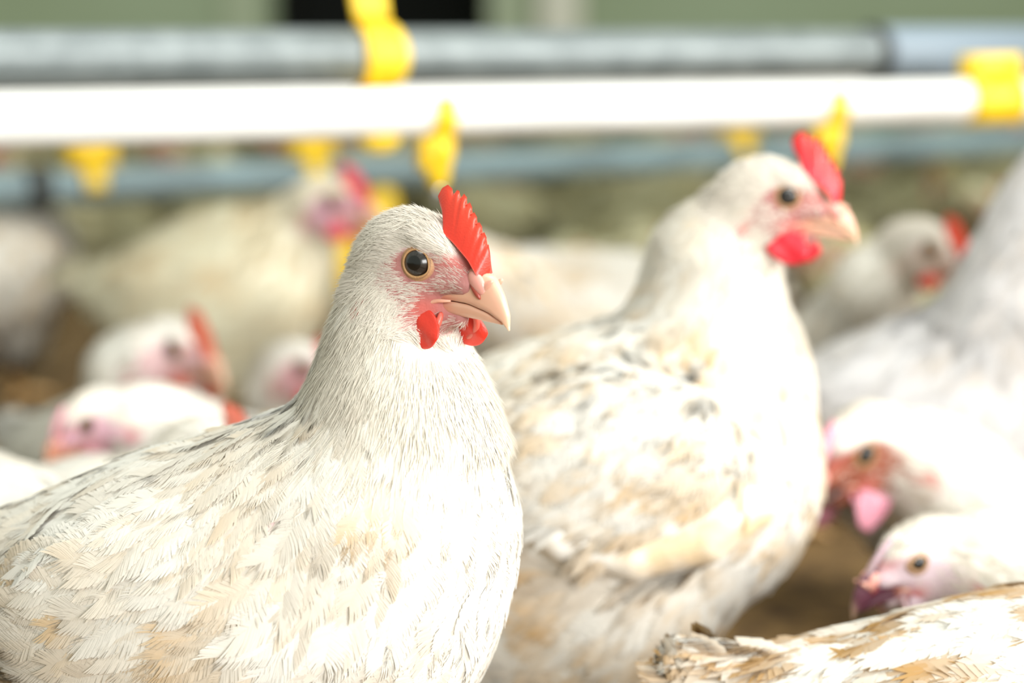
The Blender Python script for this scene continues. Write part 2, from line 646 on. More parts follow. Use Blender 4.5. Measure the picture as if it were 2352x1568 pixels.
def eye_ball(cen, nv, r, seg, closed=0.0):
    a, b, c = disc_frame(nv)
    V, F, col = [], [], []
    angs = [0, 8, 16, 24, 27, 29, 38, 46, 50, 54, 70, 90] if seg > 14 else [0, 20, 28, 45, 55, 90]
    for t in angs:
        for k in range(seg):
            ph = 2 * math.pi * k / seg
            V.append(cen + r * (c * math.cos(RAD(t)) + (a * math.cos(ph) + b * math.sin(ph)) * math.sin(RAD(t))))
            if t < 28: cc = (0.004, 0.004, 0.004)
            elif t < 49:
                w = 0.75 + 0.4 * math.sin(k * 5.1) * math.sin(k * 2.3)
                cc = (0.030 * w, 0.026 * w, 0.024 * w)
            else: cc = (0.02, 0.012, 0.01)
            col.append(cc)
    for i in range(len(angs) - 1):
        for k in range(seg):
            F.append((i * seg + k, (i + 1) * seg + k, (i + 1) * seg + (k + 1) % seg, i * seg + (k + 1) % seg))
    return V, F, col


def eyelid(cen, nv, r, fwd, upv, seg, closed, flesh):
    """ring of bare skin round the eye, almond-shaped; its rim lies on the eyeball"""
    c = unit(nv)
    a = unit(fwd - c * np.dot(fwd, c))
    b = unit(upv - c * np.dot(upv, c) - a * np.dot(upv, a))
    prof = [(0.84, 0.56), (0.89, 0.70), (0.97, 0.73), (1.07, 0.63), (1.15, 0.62), (1.25, 0.48), (1.38, 0.28), (1.50, 0.0)]
    V, F, col = [], [], []
    for j, (rr, hh) in enumerate(prof):
        for k in range(seg):
            t = 2 * math.pi * k / seg
            ca, sa = math.cos(t), math.sin(t)
            open_y = 1.0 - closed * max(0, 1 - j / 3.0) * (0.95)
            ex = 1.0 + (0.13 * max(0, math.cos(t + .45)) ** 8 if j < 3 else 0)
            V.append(cen + r * (a * ca * rr * ex + b * sa * rr * open_y * (0.94 if sa > 0 else 1.02) + c * (hh + 0.16 * closed * (j < 3))))
            w = [1, 1, .95, .6, .85, .55, .3, .1][j]
            base = np.array([0.47, 0.27, 0.12]) * w + np.array(flesh) * (1 - w)
            if j < 1: base = base * 0.4
            if 3 == j: base = base * 0.7
            col.append(base)
    for i in range(len(prof) - 1):
        for k in range(seg):
            F.append((i * seg + k, i * seg + (k + 1) % seg, (i + 1) * seg + (k + 1) % seg, (i + 1) * seg + k))
    return V, F, col


FACE = np.array([0.37, 0.155, 0.145])
WHITE = np.array([0.89, 0.865, 0.80])
TAN = np.array([0.66, 0.45, 0.20])


class Hen:
    pass


def build_hen(label, chest, byaw, bpitch, k, neck, eye, hyaw, hpitch, hroll=0, hs=1.0, side=1, comb=1.0, wattle=1.0, dirt=0.3, lod=1, seed=1, legs=True,
              res=None, closed=0.0, face=None, red=(0.66, 0.034, 0.016), n_feathers=1200, n_face=1500, squash=1.0, tail_up=0.03, wing_drop=0.0, group=None, chesty=1.0,
              lean=0.0, flesh=1.0, bare=(), stains=(), breast=1.0, plume=1.0, length=1.0, thigh=1.0, n_neck=0, band=0.0, bulge=0.0, wing_fwd=0.0, wing_up=0.0, horn=(0.72, 0.42, 0.30), soil=(0.66, 0.45, 0.20), coat=(0.89, 0.872, 0.825)):
    rng = np.random.default_rng(seed)
    TAN, WHITE = np.array(soil), np.array(coat)
    H = head_frame(hyaw, hpitch, hroll)
    S = hs * MM
    face = FACE if face is None else np.array(face)
    eye_l = np.array([4.0, 15.0 * side, 1.0])
    origin = np.asarray(eye) - (eye_l * S) @ H
    tw = lambda q: origin + (np.asarray(q, float) * S) @ H        # head-local mm -> place
    tl = lambda p: ((p - origin) @ H.T) / S
    sdf = Body()
    bf = head_frame(byaw, -bpitch, 0)
    f, s, u = bf
    chest = np.asarray(chest, float)
    # trunk
    ln_ = length
    sdf.ell(chest - f * .09 * k * ln_, bf, np.array([.112 * ln_, .09 * squash, .088]) * k, .02)
    sdf.ell(chest + u * .004 * k, bf, np.array([.085 * breast, .082 * squash, .092 * chesty]) * k, .045 * k)
    rump = chest - f * .19 * k * ln_ - u * .002 * k
    sdf.ell(rump, bf, np.array([.085 * ln_, .066 * squash, .062]) * k, .04 * k)
    tail0, tail1 = chest - f * .24 * k * ln_ + u * .01 * k, chest - f * .315 * k * ln_ + u * (.01 + tail_up) * k
    sdf.cone(tail0, tail1, .036 * k, .014 * k, .03 * k)
    for sd in (1, -1):
        sdf.ell(chest - f * .085 * k * ln_ + s * sd * .045 * k - u * (.07 + .03 * (thigh - 1)) * k, bf, np.array([.055, .038, .058]) * k * thigh, .035 * k)
    # neck
    pts = [np.asarray(q[0], float) for q in neck]
    rad = [q[1] for q in neck]
    for i in range(len(pts) - 1):
        sdf.cone(pts[i], pts[i + 1], rad[i], rad[i + 1], .03)
    # wings fold against the sides
    wprims, roll = [], []
    for sd in (1, -1):
        wf = unit(f - u * (0.10 + wing_drop) + s * sd * 0.02)
        ws = unit(s * sd - wf * np.dot(s * sd, wf) + u * 0.12)
        wu = np.cross(wf, ws) * (1 if np.dot(np.cross(wf, ws), u) > 0 else -1)
        c = chest - f * (.095 * k * ln_ - wing_fwd) + s * sd * (.066 + bulge) * squash * k + u * (wing_up - .004 * k)
        wprims.append((c, np.stack([wf, unit(ws - wu * np.dot(ws, wu)), wu]), np.array([.108 * ln_, .032, .062]) * k, sd))
        sdf.ell(c, wprims[-1][1], wprims[-1][2], .012 * k * (1 if not band else .45))
        if band:                                                   # the folded primaries make a smooth roll along the lower edge
            ax_, rr_ = wprims[-1][1], wprims[-1][2]
            wp = [c + ax_[0] * rr_[0] * x_ + ax_[2] * rr_[2] * z_ + ax_[1] * rr_[1] * y_ for x_, y_, z_ in ((1.02, .35, -.22), (.72, .62, -.52), (.24, .66, -.70), (-.25, .70, -.54), (-.7, .58, -.20), (-1.05, .15, .02))]
            for i in range(5):
                sdf.cone(wp[i], wp[i + 1], band, band * .95, .004)
                roll.append((wp[i], wp[i + 1]))
    # head
    E = lambda c, r, kk: sdf.ell(tw(c), H, np.array(r) * S, kk * S)
    Cn = lambda a, b, ra, rb, kk: sdf.cone(tw(a), tw(b), ra * S, rb * S, kk * S)
    E((-6, 0, 3), (28, 17, 22.5), 12)
    E((-17, 0, -9), (27, 20, 25), 12)
    for sd in (1, -1):
        E((-2, 4 * sd, -21), (24, 14, 18), 10)
        E((10, 9.5 * sd, 12), (12, 4, 3.5), 7)                  # brow
    Cn((8, 0, 7), (32, 0, -1), 15, 7.5, 8)
    for sd in (1, -1):
        Cn((8, 8 * sd, -8), (34, 5.2 * sd, -3.2), 7.5, 4.2, 6)
    Cn((0, 0, -28), (31, 0, -23.0), 13.5, 5.0, 7)
    lo, hi = sdf.bounds()
    V, F = surface_nets(sdf, lo, hi, res or (0.0026 if lod else 0.007))
    V = smooth_proj(sdf, V, 2)
    Nn = sdf.grad(V)
    L = tl(V)

    def face_mask(l):
        r = np.sqrt(((l[..., 0] - 16) / 34) ** 2 + ((l[..., 2] + 12) / 27) ** 2)
        m = 1 - sstep(0.8, 1.08, r)
        m = m * (1 - 0.75 * sstep(8, 18, l[..., 2] - 0.2 * l[..., 0]))
        ear = np.exp(-(((l[..., 0] + 14) / 11) ** 2 + ((l[..., 2] + 29) / 15) ** 2) * 1.2)
        return np.clip(np.maximum(m, ear), 0, 1)
    def on_skin(px, py):
        q = np.array([0.0, 0.0, CAM_H]); dv = unit(P(px, py, 1.0) - q)
        q = q + dv * 0.8
        for _ in range(60):
            q = q + dv * min(.05, 0.8 * float(sdf(q[None])[0]))
        return q
    bare = [(on_skin(*b[0]), b[1], b[2]) for b in bare]
    stains = [(on_skin(*b[0]), b[1], b[2]) for b in stains]
    fm = face_mask(L) * flesh

    def red_mask(l):
        e = 1.2 * np.exp(-(((l[..., 0] + 18 + .02 * (l[..., 2] + 28) ** 2) / 6.5) ** 2 + ((l[..., 2] + 28) / 12) ** 2))
        mth = np.exp(-(((l[..., 0] - 16) / 8) ** 2 + ((l[..., 2] + 21) / 6.5) ** 2))
        th = np.exp(-(((l[..., 0] - 12) / 9) ** 2 + ((l[..., 2] + 44) / 8) ** 2))
        br = 0.8 * np.exp(-(((l[..., 0] - 30) / 12) ** 2 + ((l[..., 2] - 10) / 6) ** 2))
        jw = 0.55 * np.exp(-(((l[..., 0] + 3) / 17) ** 2 + ((l[..., 2] + 44) / 5) ** 2))
        return np.clip(e + mth + 0.7 * th + br + jw, 0, 1)
    rm = red_mask(L) * fm * min(1.0, flesh)
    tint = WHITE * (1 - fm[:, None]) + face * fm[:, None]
    tint = tint * (1 - 0.8 * rm[:, None]) + np.array([0.55, 0.10, 0.08]) * 0.8 * rm[:, None]
    for bp, br_, bc in bare:
        w = np.exp(-(np.linalg.norm(V - bp, axis=1) / br_) ** 2)[:, None]
        tint = tint * (1 - w) + np.array(bc) * w
    dn = sstep(0.45, 0.75, fbm(V, 26, seed)) * dirt * (1 - fm)
    tint = tint * (1 - dn[:, None]) + TAN * dn[:, None]

    base = np.array([chest[0] - f[0] * .1 * k, chest[1] - f[1] * .1 * k, 0.0])
    root = empty('hen', base, label, 'hen', group)
    link_mesh('body', V, F, M_BODY, root, base, tint)

    # ---- feather flow: away from the beak, down the neck, back to the tail
    sk = [tw((30, 0, -5)), tw((-5, 0, -5))] + pts[1:] + [chest, chest - f * .1 * k, rump, tail1]
    sk = np.array(sk)

    def flow(p):
        acc = np.zeros_like(p); wsum = 0
        for i in range(len(sk) - 1):
            ab = sk[i + 1] - sk[i]
            t = np.clip(((p - sk[i]) @ ab) / (ab @ ab), 0, 1)
            d = np.linalg.norm(p - sk[i] - t[:, None] * ab, axis=1)
            w = np.exp(-d / .022)[:, None] + 1e-9
            acc += w * unit(ab); wsum = wsum + w
        fl = acc / wsum
        dn_ = np.array([0, 0, -0.22])
        return unit(fl + dn_)
    hx = tl(V)
    hd = np.sqrt((hx[:, 0] / 42) ** 2 + (hx[:, 1] / 30) ** 2 + ((hx[:, 2] + 6) / 36) ** 2)     # <1 on the head
    nmid = np.linalg.norm(V[:, None] - np.array([pts[1]]), axis=2)[:, 0]

    def wing_of(p):
        r = np.zeros(len(p), int)
        for c, ax, rr, sd in wprims:
            l = (p - c) @ ax.T
            inside = ((l[:, 0] / rr[0]) ** 2 + (l[:, 2] / rr[2]) ** 2 < 1.0) & (l[:, 1] > -0.004)
            r[inside] = sd
        return r

    def colours(p, extra=0.0):
        n = len(p)
        c0 = WHITE * rng.uniform(0.95, 1.04, (n, 1))
        d_ = sstep(0.42, 0.68, .5 * fbm(p, 24, seed) + .5 * fbm(p, 58, seed + 7)) * dirt + extra
        d_ += dirt * 0.5 * (rng.random(n) < 0.12)
        for sp, sr, sa in stains:
            d_ = d_ + sa * np.exp(-(np.linalg.norm(p - sp, axis=1) / sr) ** 2)
        d_ = np.clip(d_, 0, 0.95)[:, None]
        c1 = c0 * (1 - d_) + TAN * rng.uniform(0.8, 1.2, (n, 1)) * d_
        c0 = c0 * (1 - 0.4 * d_) + TAN * 0.4 * d_
        return c0, c1
    bare_d = np.ones(len(V))
    for bp, br_, bc in bare:
        bare_d *= 1 - 0.93 * np.exp(-(np.linalg.norm(V - bp, axis=1) / (br_ * 0.9)) ** 2)
    dens = np.where(hd < 0.92, 0.0, 1.0) * bare_d * (V[:, 2] > .014)
    if n_neck:
        dens = dens * (0.25 + 0.75 * sstep(60, 120, np.linalg.norm(V - origin, axis=1) / S))
    front = (hx[:, 0] > 4) & (hx[:, 2] > -46) & (np.abs(hx[:, 1]) < 26) & (hx[:, 0] < 75)
    dens = dens * (1 - .92 * rm) * np.where(front, 0, 1)
    for ra, rb in roll:
        t_ = np.clip(((V - ra) @ (rb - ra)) / ((rb - ra) @ (rb - ra)), 0, 1)
        dens = dens * sstep(band * 1.2, band * 2.2, np.linalg.norm(V - ra - t_[:, None] * (rb - ra), axis=1))
    pos = scatter(V, F, dens, n_feathers, rng)
    wg = wing_of(pos)
    no = sdf.grad(pos)
    fl = flow(pos)
    fl = fl + rng.normal(0, 0.18, fl.shape)
    hx = tl(pos)
    hdist = np.sqrt((hx ** 2).sum(1)) * hs                         # mm from the head centre
    grow = sstep(34, 190, hdist)
    Lf = (0.013 + 0.026 * grow) * (0.6 + 0.4 * k) * rng.uniform(0.75, 1.25, len(pos)) * plume
    Wf = (0.0055 + 0.0185 * grow) * rng.uniform(0.8, 1.2, len(pos)) * plume
    Lf = np.where(wg != 0, Lf * 1.12, Lf)
    if not lod:
        Lf *= 1.5; Wf *= 1.9
    lift = np.abs(rng.normal(0.01, 0.022, len(pos))) + 0.008
    c0, c1 = colours(pos)
    nb = 34 if lod == 2 else (9 if lod else 4)
    sel = wg == 0
    v, q, cc, bb = feathers(pos[sel], no[sel], fl[sel], Lf[sel], Wf[sel], nb, rng, sdf, lift[sel], c0[sel], c1[sel], 0.12)
    sets = [(v, q, cc, bb)]
    # ---- short feathers of crown and face
    if n_face:
        dd = np.where(hd < 1.25, 1.0, 0.0)
        lx = tl(V)
        # bare skin round the eye, at the beak root, behind the ear
        ed = np.sqrt((lx[:, 0] - 4) ** 2 + (lx[:, 2] - 1) ** 2)
        ed = np.minimum(np.sqrt(((lx[:, 0] - 9) / 12.5) ** 2 + ((lx[:, 2] - 0.5) / 10) ** 2), ed / 9.6)
        dd *= np.where((ed < 1) & (np.abs(lx[:, 1]) > 6), 0, 1)
        dd *= np.where((np.abs(lx[:, 1]) < 6.5) & (lx[:, 0] > 8) & (lx[:, 2] > 6), 0.0, 1)
        lore = np.exp(-(((lx[:, 0] - 31) / 11) ** 2 + ((lx[:, 2] - 0) / 10) ** 2))
        dd *= 1 - 0.35 * lore
        dd *= 1 - 0.82 * red_mask(lx)
        dd *= 1 - 0.93 * np.clip(red_mask(lx - np.array([5.0, 0, 2.0])) * (lx[:, 0] < 4) * (lx[:, 2] > -44), 0, 1)
        dd *= np.where((lx[:, 0] > 34) & (lx[:, 2] > -20), 0.06, 1)
        dd *= np.where((lx[:, 0] > 14) & (lx[:, 2] > -23) & (lx[:, 2] < -10), 0.02, 1)
        dd *= 1 - 0.68 * face_mask(lx)
        mz = sstep(13, 24, lx[:, 0]) * sstep(11, 4, lx[:, 2]) * sstep(-27, -21, lx[:, 2])
        dd *= 1 - .45 * mz
        dd *= np.where((lx[:, 0] > 12) & (lx[:, 2] < -20), 0.45, 1)
        pf = scatter(V, F, dd, n_face, rng)
        nf = sdf.grad(pf)
        lf = tl(pf)
        beak = tw((44, 0, -10))
        ff = unit(pf - beak) * 0.8 + flow(pf) * 0.35
        chin = (sstep(6, 20, lf[:, 0]) * sstep(-18, -26, lf[:, 2]))[:, None]
        ff = ff * (1 - chin) + chin * (-H[0] * .9 - H[2] * .35)
        ff = ff + 0.35 * np.stack([vnoise(pf, 90, 3) - .5, vnoise(pf, 90, 4) - .5, vnoise(pf, 90, 5) - .5], -1) * 2
        fmm = face_mask(lf)
        ln = (0.0080 - 0.0040 * fmm + 0.004 * sstep(26, 45, np.linalg.norm(lf, axis=1))) * hs * rng.uniform(0.6, 1.25, n_face) * (1 - .4 * sstep(16, 28, lf[:, 0]))
        wd = (0.00042 - 0.00018 * fmm) * rng.uniform(0.7, 1.3, n_face) * (1 if lod == 2 else 3.2)
        cs = np.array([0.81, 0.76, 0.69]) * rng.uniform(0.90, 1.06, (n_face, 1))
        sets.append(strands(pf, nf, ff, ln, wd, rng, np.where(fmm > .5, 0.16, 0.10), cs))
    if n_neck:                                                     # hair-fine hackle of the neck
        l2 = np.linalg.norm(V - origin, axis=1) / S
        dd = np.where(hd < 0.85, 0, 1) * (1 - sstep(80, 140, l2)) * bare_d * (1 - .93 * rm) * np.where(front, 0, 1)
        pf = scatter(V, F, dd, n_neck, rng)
        nf = sdf.grad(pf)
        ff = flow(pf) + 0.5 * np.stack([vnoise(pf, 70, 13) - .5, vnoise(pf, 70, 14) - .5, vnoise(pf, 70, 15) - .5], -1)
        ln = (0.010 + .007 * sstep(40, 130, np.linalg.norm(pf - origin, axis=1) / S)) * rng.uniform(0.6, 1.25, n_neck)
        wd = (0.0005 if lod == 2 else 0.0010) * rng.uniform(0.6, 1.4, n_neck)
        cs = np.array([0.85, 0.81, 0.73]) * rng.uniform(0.90, 1.05, (n_neck, 1))
        sets.append(strands(pf, nf, ff, ln, wd, rng, np.full(n_neck, .07), cs, 0.08))
    off, VV, FF, CCc, BB = 0, [], [], [], []
    for v, q, cc, bb in sets:
        VV.append(v); FF.append(q + off); CCc.append(cc); BB.append(bb); off += len(v)
    link_mesh('plumage', np.concatenate(VV), np.concatenate(FF), M_FEATHER, root, base, np.concatenate(CCc), np.concatenate(BB))

    # ---- wings: overlapping coverts, a fan of long quills along the lower and rear edge
    for c, ax, rr, sd in wprims:
        sel = wg == sd
        sets = []
        if sel.sum() > 3:
            sets.append(feathers(pos[sel], no[sel], fl[sel] * 0.7 + ax[0] * -0.5, Lf[sel], Wf[sel], nb, rng, sdf, lift[sel], c0[sel], c1[sel], 0.1))
        nq = 0 if band else (17 if lod else 9)
        if nq:
            tt = np.linspace(0, 1, nq)
            lx_ = rr[0] * (0.45 - 1.15 * tt)
            lz_ = -rr[2] * (0.52 - 0.72 * tt ** 2)
            pq = c + lx_[:, None] * ax[0] + lz_[:, None] * ax[2] + ax[1] * rr[1] * 0.9
            for _ in range(3):
                pq = pq - sdf.grad(pq) * (sdf(pq) - 0.002)[:, None]
            nq_n = sdf.grad(pq)
            tq = -ax[0] * 1.0 + ax[2] * (-0.42 + 0.5 * tt)[:, None]
            cq0, cq1 = colours(pq, 0.05)
            sets.append(feathers(pq, nq_n, tq, (0.062 + 0.034 * tt) * k, np.full(nq, 0.019) * k, 26 if lod == 2 else 8, rng, sdf, np.full(nq, 0.05), cq0, cq1, 0.05))
        off, VV, FF, CCc, BB = 0, [], [], [], []
        for v, q, cc, bb in sets:
            VV.append(v); FF.append(q + off); CCc.append(cc); BB.append(bb); off += len(v)
        link_mesh('wing', np.concatenate(VV), np.concatenate(FF), M_FEATHER, root, base, np.concatenate(CCc), np.concatenate(BB))
    # ---- tail fan
    nt_ = 11
    aa = np.linspace(-1, 1, nt_)
    pt = np.array([tail0 + (tail1 - tail0) * 0.3 + s * a * .022 * k + u * (.018 - .012 * a * a) * k for a in aa])
    tn = np.array([unit(u + s * a * 0.5) for a in aa])
    td = np.array([unit(unit(tail1 - tail0) + s * a * 0.28) for a in aa])
    c0_, c1_ = colours(pt, 0.12)
    v, q, cc, bb = feathers(pt, tn, td, np.full(nt_, 0.105) * k, np.full(nt_, 0.03) * k, 24 if lod == 2 else 8, rng, sdf, np.full(nt_, 0.02), c0_, c1_, 0.02)
    link_mesh('tail', v, q, M_FEATHER, root, base, cc, bb)

    # ---- comb, wattles, beak, eyes
    v, q = comb_mesh(comb, lod, lean, seed)
    vv = np.array(v)
    redv = np.array(red)
    hi_t = sstep(0, 1, (vv[:, 2] + 0.55 * vv[:, 0] - 30) / 26)[:, None]
    ct = redv * (1 - 0.25 * hi_t) + np.array([0.80, 0.12, 0.06]) * 0.35 * hi_t
    o = link_mesh('comb', tw(v), q, M_COMB, root, base, np.clip(ct, 0, 1))
    if lod == 2:
        md = o.modifiers.new('soft', 'SUBSURF'); md.levels = 1; md.render_levels = 1
    for sd in (1, -1):
        v, q = wattle_mesh(sd, wattle, lod, side)
        nvw = len(v)
        if lod:
            sh = 7 if sd != side else 0
            fv, ff_ = tube([(25 + sh, sd * 9.5, -20), (27 + sh, sd * 12.6, -26), (25.5 + sh, sd * 14.6, -32), (22 + sh, sd * 15.2, -36.5), (19 + sh, sd * 15.0, -39)], [1.6, 2.1, 2.2, 2.4, 1.2], 10)
            v, q = join((v, q), (fv, ff_))
        wt = np.tile(redv * 0.95, (len(v), 1)); wt[nvw:] = redv * .8 + np.array([.16, .09, .07])
        o = link_mesh('wattle', tw(v), q, M_COMB, root, base, wt)
        if lod == 2:
            md = o.modifiers.new('soft', 'SUBSURF'); md.levels = 1; md.render_levels = 1
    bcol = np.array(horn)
    v, q = beak_upper(lod)
    vv = np.array(v)
    rt = sstep(34, 16, vv[:, 0])[:, None]
    tipc = sstep(58, 66, vv[:, 0])[:, None]
    bc = bcol * (1 - rt) + np.array([0.70, 0.22, 0.16]) * rt
    bc = bc * (1 - tipc) + (bcol * 0.5 + np.array([0.40, 0.30, 0.20])) * tipc
    ub = link_mesh('upper_beak', tw(v), q, M_BEAK, root, base, bc)
    if lod:
        for sd in (1, -1):                                         # nostril flap over its slit
            V2, F2, C2 = [], [], []
            for (cc_, r_, cl) in (((41.5, sd * 5.2, 1.2), (7.4, 2.6, 4.9), (0.72, 0.34, 0.29)), ((42.5, sd * 6.4, -3.0), (5.6, 1.5, 1.5), (0.30, 0.05, 0.03)), ((47.3, sd * 4.3, 0.6), (1.9, 1.7, 6.6), (0.74, 0.38, 0.29))):
                o_ = len(V2)
                for i in range(9):
                    th = math.pi * i / 8
                    for j in range(14):
                        ph = 2 * math.pi * j / 14
                        lx, ly, lz = math.cos(th), math.sin(th) * math.cos(ph), math.sin(th) * math.sin(ph)
                        x, y, z = lx * r_[0], ly * r_[1], lz * r_[2]
                        tilt = RAD(38)
                        V2.append((cc_[0] + x * math.cos(tilt) + z * math.sin(tilt), cc_[1] + y, cc_[2] - x * math.sin(tilt) + z * math.cos(tilt)))
                        C2.append(cl)
                for i in range(8):
                    for j in range(14):
                        F2.append((o_ + i * 14 + j, o_ + (i + 1) * 14 + j, o_ + (i + 1) * 14 + (j + 1) % 14, o_ + i * 14 + (j + 1) % 14))
            link_mesh('nostril', tw(V2), F2, M_BEAK, ub, base, np.array(C2))
    if lod:
        for sd in (1, -1):                                         # fleshy corner of the mouth
            v, q = tube([(10.5, sd * 13.0, -21.2), (12, sd * 12.6, -20.6), (16, sd * 11.6, -18.0), (22, sd * 10.2, -15.0), (29, sd * 8.6, -13.0)], [.6, 1.5, 1.35, 1.2, .6], 10)
            link_mesh('gape', tw(v), q, M_BEAK, ub, base, (.70, .36, .26))
    v, q = beak_lower(lod)
    vv = np.array(v)
    rt = sstep(32, 18, vv[:, 0])[:, None]
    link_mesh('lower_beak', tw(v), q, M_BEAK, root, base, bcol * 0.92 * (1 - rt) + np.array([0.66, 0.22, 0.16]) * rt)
    seg = 40 if lod == 2 else 14
    for sd in (1, -1):
        nl_ = unit(np.array([0.20, 0.96 * sd, 0.10]))
        q = tw((4, 0, 1))
        nw = nl_ @ H
        for _ in range(12):
            q = q - nw * sdf(q[None])[0]
        r = 8.8 * S
        cen = q - nw * r * 0.56
        v, fq, cl = eye_ball(cen, nw, r, seg)
        eo = link_mesh('eye', np.array(v), fq, M_EYE, root, base, np.array(cl))
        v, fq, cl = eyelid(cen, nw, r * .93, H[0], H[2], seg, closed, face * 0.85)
        link_mesh('eyelid', np.array(v), fq, M_LID, eo, base, np.array(cl))
    # ---- legs
    if legs:
        for sd in (1, -1):
            hip = chest - f * .095 * k + s * sd * .045 * k - u * .10 * k
            hz = hip[2]
            fl2 = np.array([f[0], f[1], 0]); fl2 = fl2 / np.linalg.norm(fl2)
            ank = np.array([hip[0], hip[1], 0.016]) + fl2 * 0.01
            hock = (hip + ank) / 2 - fl2 * min(0.02, hz * .2)
            parts = [tube([hip, hock, hock * .5 + ank * .5, ank], [.012, .0095, .008, .0095], 10)]
            for ang, ln in ((-32, .05), (0, .062), (32, .05), (180, .026)):
                a = RAD(ang)
                dv = fl2 * math.cos(a) + np.cross([0, 0, 1.0], fl2) * math.sin(a)
                t0 = ank + np.array([0, 0, -.004])
                tp = ank + dv * ln; tp[2] = .005
                parts.append(tube([t0, (t0 + tp) / 2 + np.array([0, 0, .002]), tp, tp + dv * .01 - np.array([0, 0, .002])], [.007, .006, .005, .0015], 8))
            v, fq = join(*parts)
            link_mesh('leg', v, fq, M_LEG, root, base)
    return root


def copy_tree(o, parent=None):
    c = o.copy()
    C.objects.link(c)
    if parent is not None:
        c.parent = parent
    for ch in list(o.children):
        copy_tree(ch, c)
    return c


# ------------------------------------------------------------------ the barn
def slab(name, c, half, mat, kind='structure', parent=None):
    v, f = box(c, np.eye(3), half)
    return link_mesh(name, v, f, mat, parent, (0, 0, 0), smooth=False, kind=kind)


def litter_mat():
    m, nt, b, out = new_mat('litter_floor')
    tc = nt.nodes.new('ShaderNodeTexCoord')
    n = nt.nodes.new('ShaderNodeTexNoise'); n.inputs['Scale'].default_value = 30; n.inputs['Detail'].default_value = 8
    r = nt.nodes.new('ShaderNodeValToRGB')
    r.color_ramp.elements[0].position, r.color_ramp.elements[1].position = 0.35, 0.68
    r.color_ramp.elements[0].color = (0.08, 0.042, 0.014, 1)
    r.color_ramp.elements[1].color = (0.27, 0.16, 0.055, 1)
    nt.links.new(tc.outputs['Object'], n.inputs['Vector'])
    nt.links.new(n.outputs['Fac'], r.inputs['Fac'])
    nt.links.new(r.outputs['Color'], b.inputs['Base Color'])
    bu = nt.nodes.new('ShaderNodeBump'); bu.inputs['Strength'].default_value = 0.8; bu.inputs['Distance'].default_value = 0.012
    nt.links.new(n.outputs['Fac'], bu.inputs['Height'])
    nt.links.new(bu.outputs['Normal'], b.inputs['Normal'])
    set_in(b, rough=0.95)
    return m


slab('floor', (0, 5.0, -0.05), (6.0, 6.5, 0.05), litter_mat())
WALL_D = 9.2
M_WALL = plain('green_painted_wall', (0.36, 0.44, 0.29), 0.8, (3, 0.2, 0.01), ((0.42, 0.51, 0.36), 0.8))
M_WALL2 = plain('pale_wall_panel', (0.48, 0.55, 0.40), 0.8, (3, 0.2, 0.01))
M_POST = plain('cream_post_paint', (0.86, 0.84, 0.74), 0.7)
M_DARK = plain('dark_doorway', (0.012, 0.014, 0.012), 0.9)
wl = P(628, 40, WALL_D)[0]; wr = P(1126, 40, WALL_D)[0]; wy = P(900, 40, WALL_D)[1]
slab('wall_back', ((wl - 6) / 2, wy + .05, 1.5), ((wl + 6) / 2, .05, 1.5), M_WALL)
slab('wall_back', ((wr + 6) / 2, wy + .05, 1.5), ((6 - wr) / 2, .05, 1.5), M_WALL)
slab('wall_back', ((wl + wr) / 2, wy + .05, 2.6), ((wr - wl) / 2, .05, .4), M_WALL)
# the doorway opens on a dark store room
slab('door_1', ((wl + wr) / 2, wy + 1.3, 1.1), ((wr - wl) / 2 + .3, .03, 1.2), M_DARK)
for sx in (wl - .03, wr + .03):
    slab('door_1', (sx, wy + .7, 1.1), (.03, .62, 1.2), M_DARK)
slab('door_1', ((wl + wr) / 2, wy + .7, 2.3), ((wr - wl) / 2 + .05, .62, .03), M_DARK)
slab('trim_1', (P(1165, 40, WALL_D)[0], wy - .02, 1.5), (.085, .03, 1.5), M_WALL2)
slab('trim_2', (P(1285, 40, WALL_D)[0], wy - .06, 1.5), (.10, .05, 1.5), M_POST)
slab('trim_3', (P(560, 40, WALL_D)[0], wy - .02, 1.5), (.09, .03, 1.5), M_WALL2)

# ------------------------------------------------------------------ drinker lines
def frame_of(a, b):
    x = unit(b - a)
    y = unit(np.cross([0, 0, 1.0], x))
    return np.stack([x, y, np.cross(x, y)])


def extrude_path(path, width_axis, width, thick):
    """strap: rectangular section swept along a path, its width lying along one fixed axis"""
    path = np.asarray(path, float)
    t = unit(np.gradient(path, axis=0))
    V, F = [], []
    width = np.broadcast_to(width, (len(path),))
    for i in range(len(path)):
        nrm = unit(np.cross(t[i], width_axis))
        for a, b in ((-1, -1), (-.8, -1.15), (.8, -1.15), (1, -1), (1, 1), (.8, 1.15), (-.8, 1.15), (-1, 1)):
            V.append(path[i] + width_axis * a * width[i] / 2 + nrm * b * thick / 2)
    for i in range(len(path) - 1):
        for k in range(8):
            F.append((i * 8 + k, i * 8 + (k + 1) % 8, i * 8 + 8 + (k + 1) % 8, i * 8 + 8 + k))
    F.append(tuple(range(8))[::-1]); F.append(tuple((len(path) - 1) * 8 + k for k in range(8)))
    return V, F


def line_point(a, b, px):
    """the point of the straight line a-b seen in column px"""
    lo, hi = -1.0, 2.0
    for _ in range(50):
        m = (lo + hi) / 2
        q = a + (b - a) * m
        yy = q[1] * math.cos(TILT) - (q[2] - CAM_H) * math.sin(TILT)
        if CX + q[0] / yy * FPX < px: lo = m
        else: hi = m
    return q


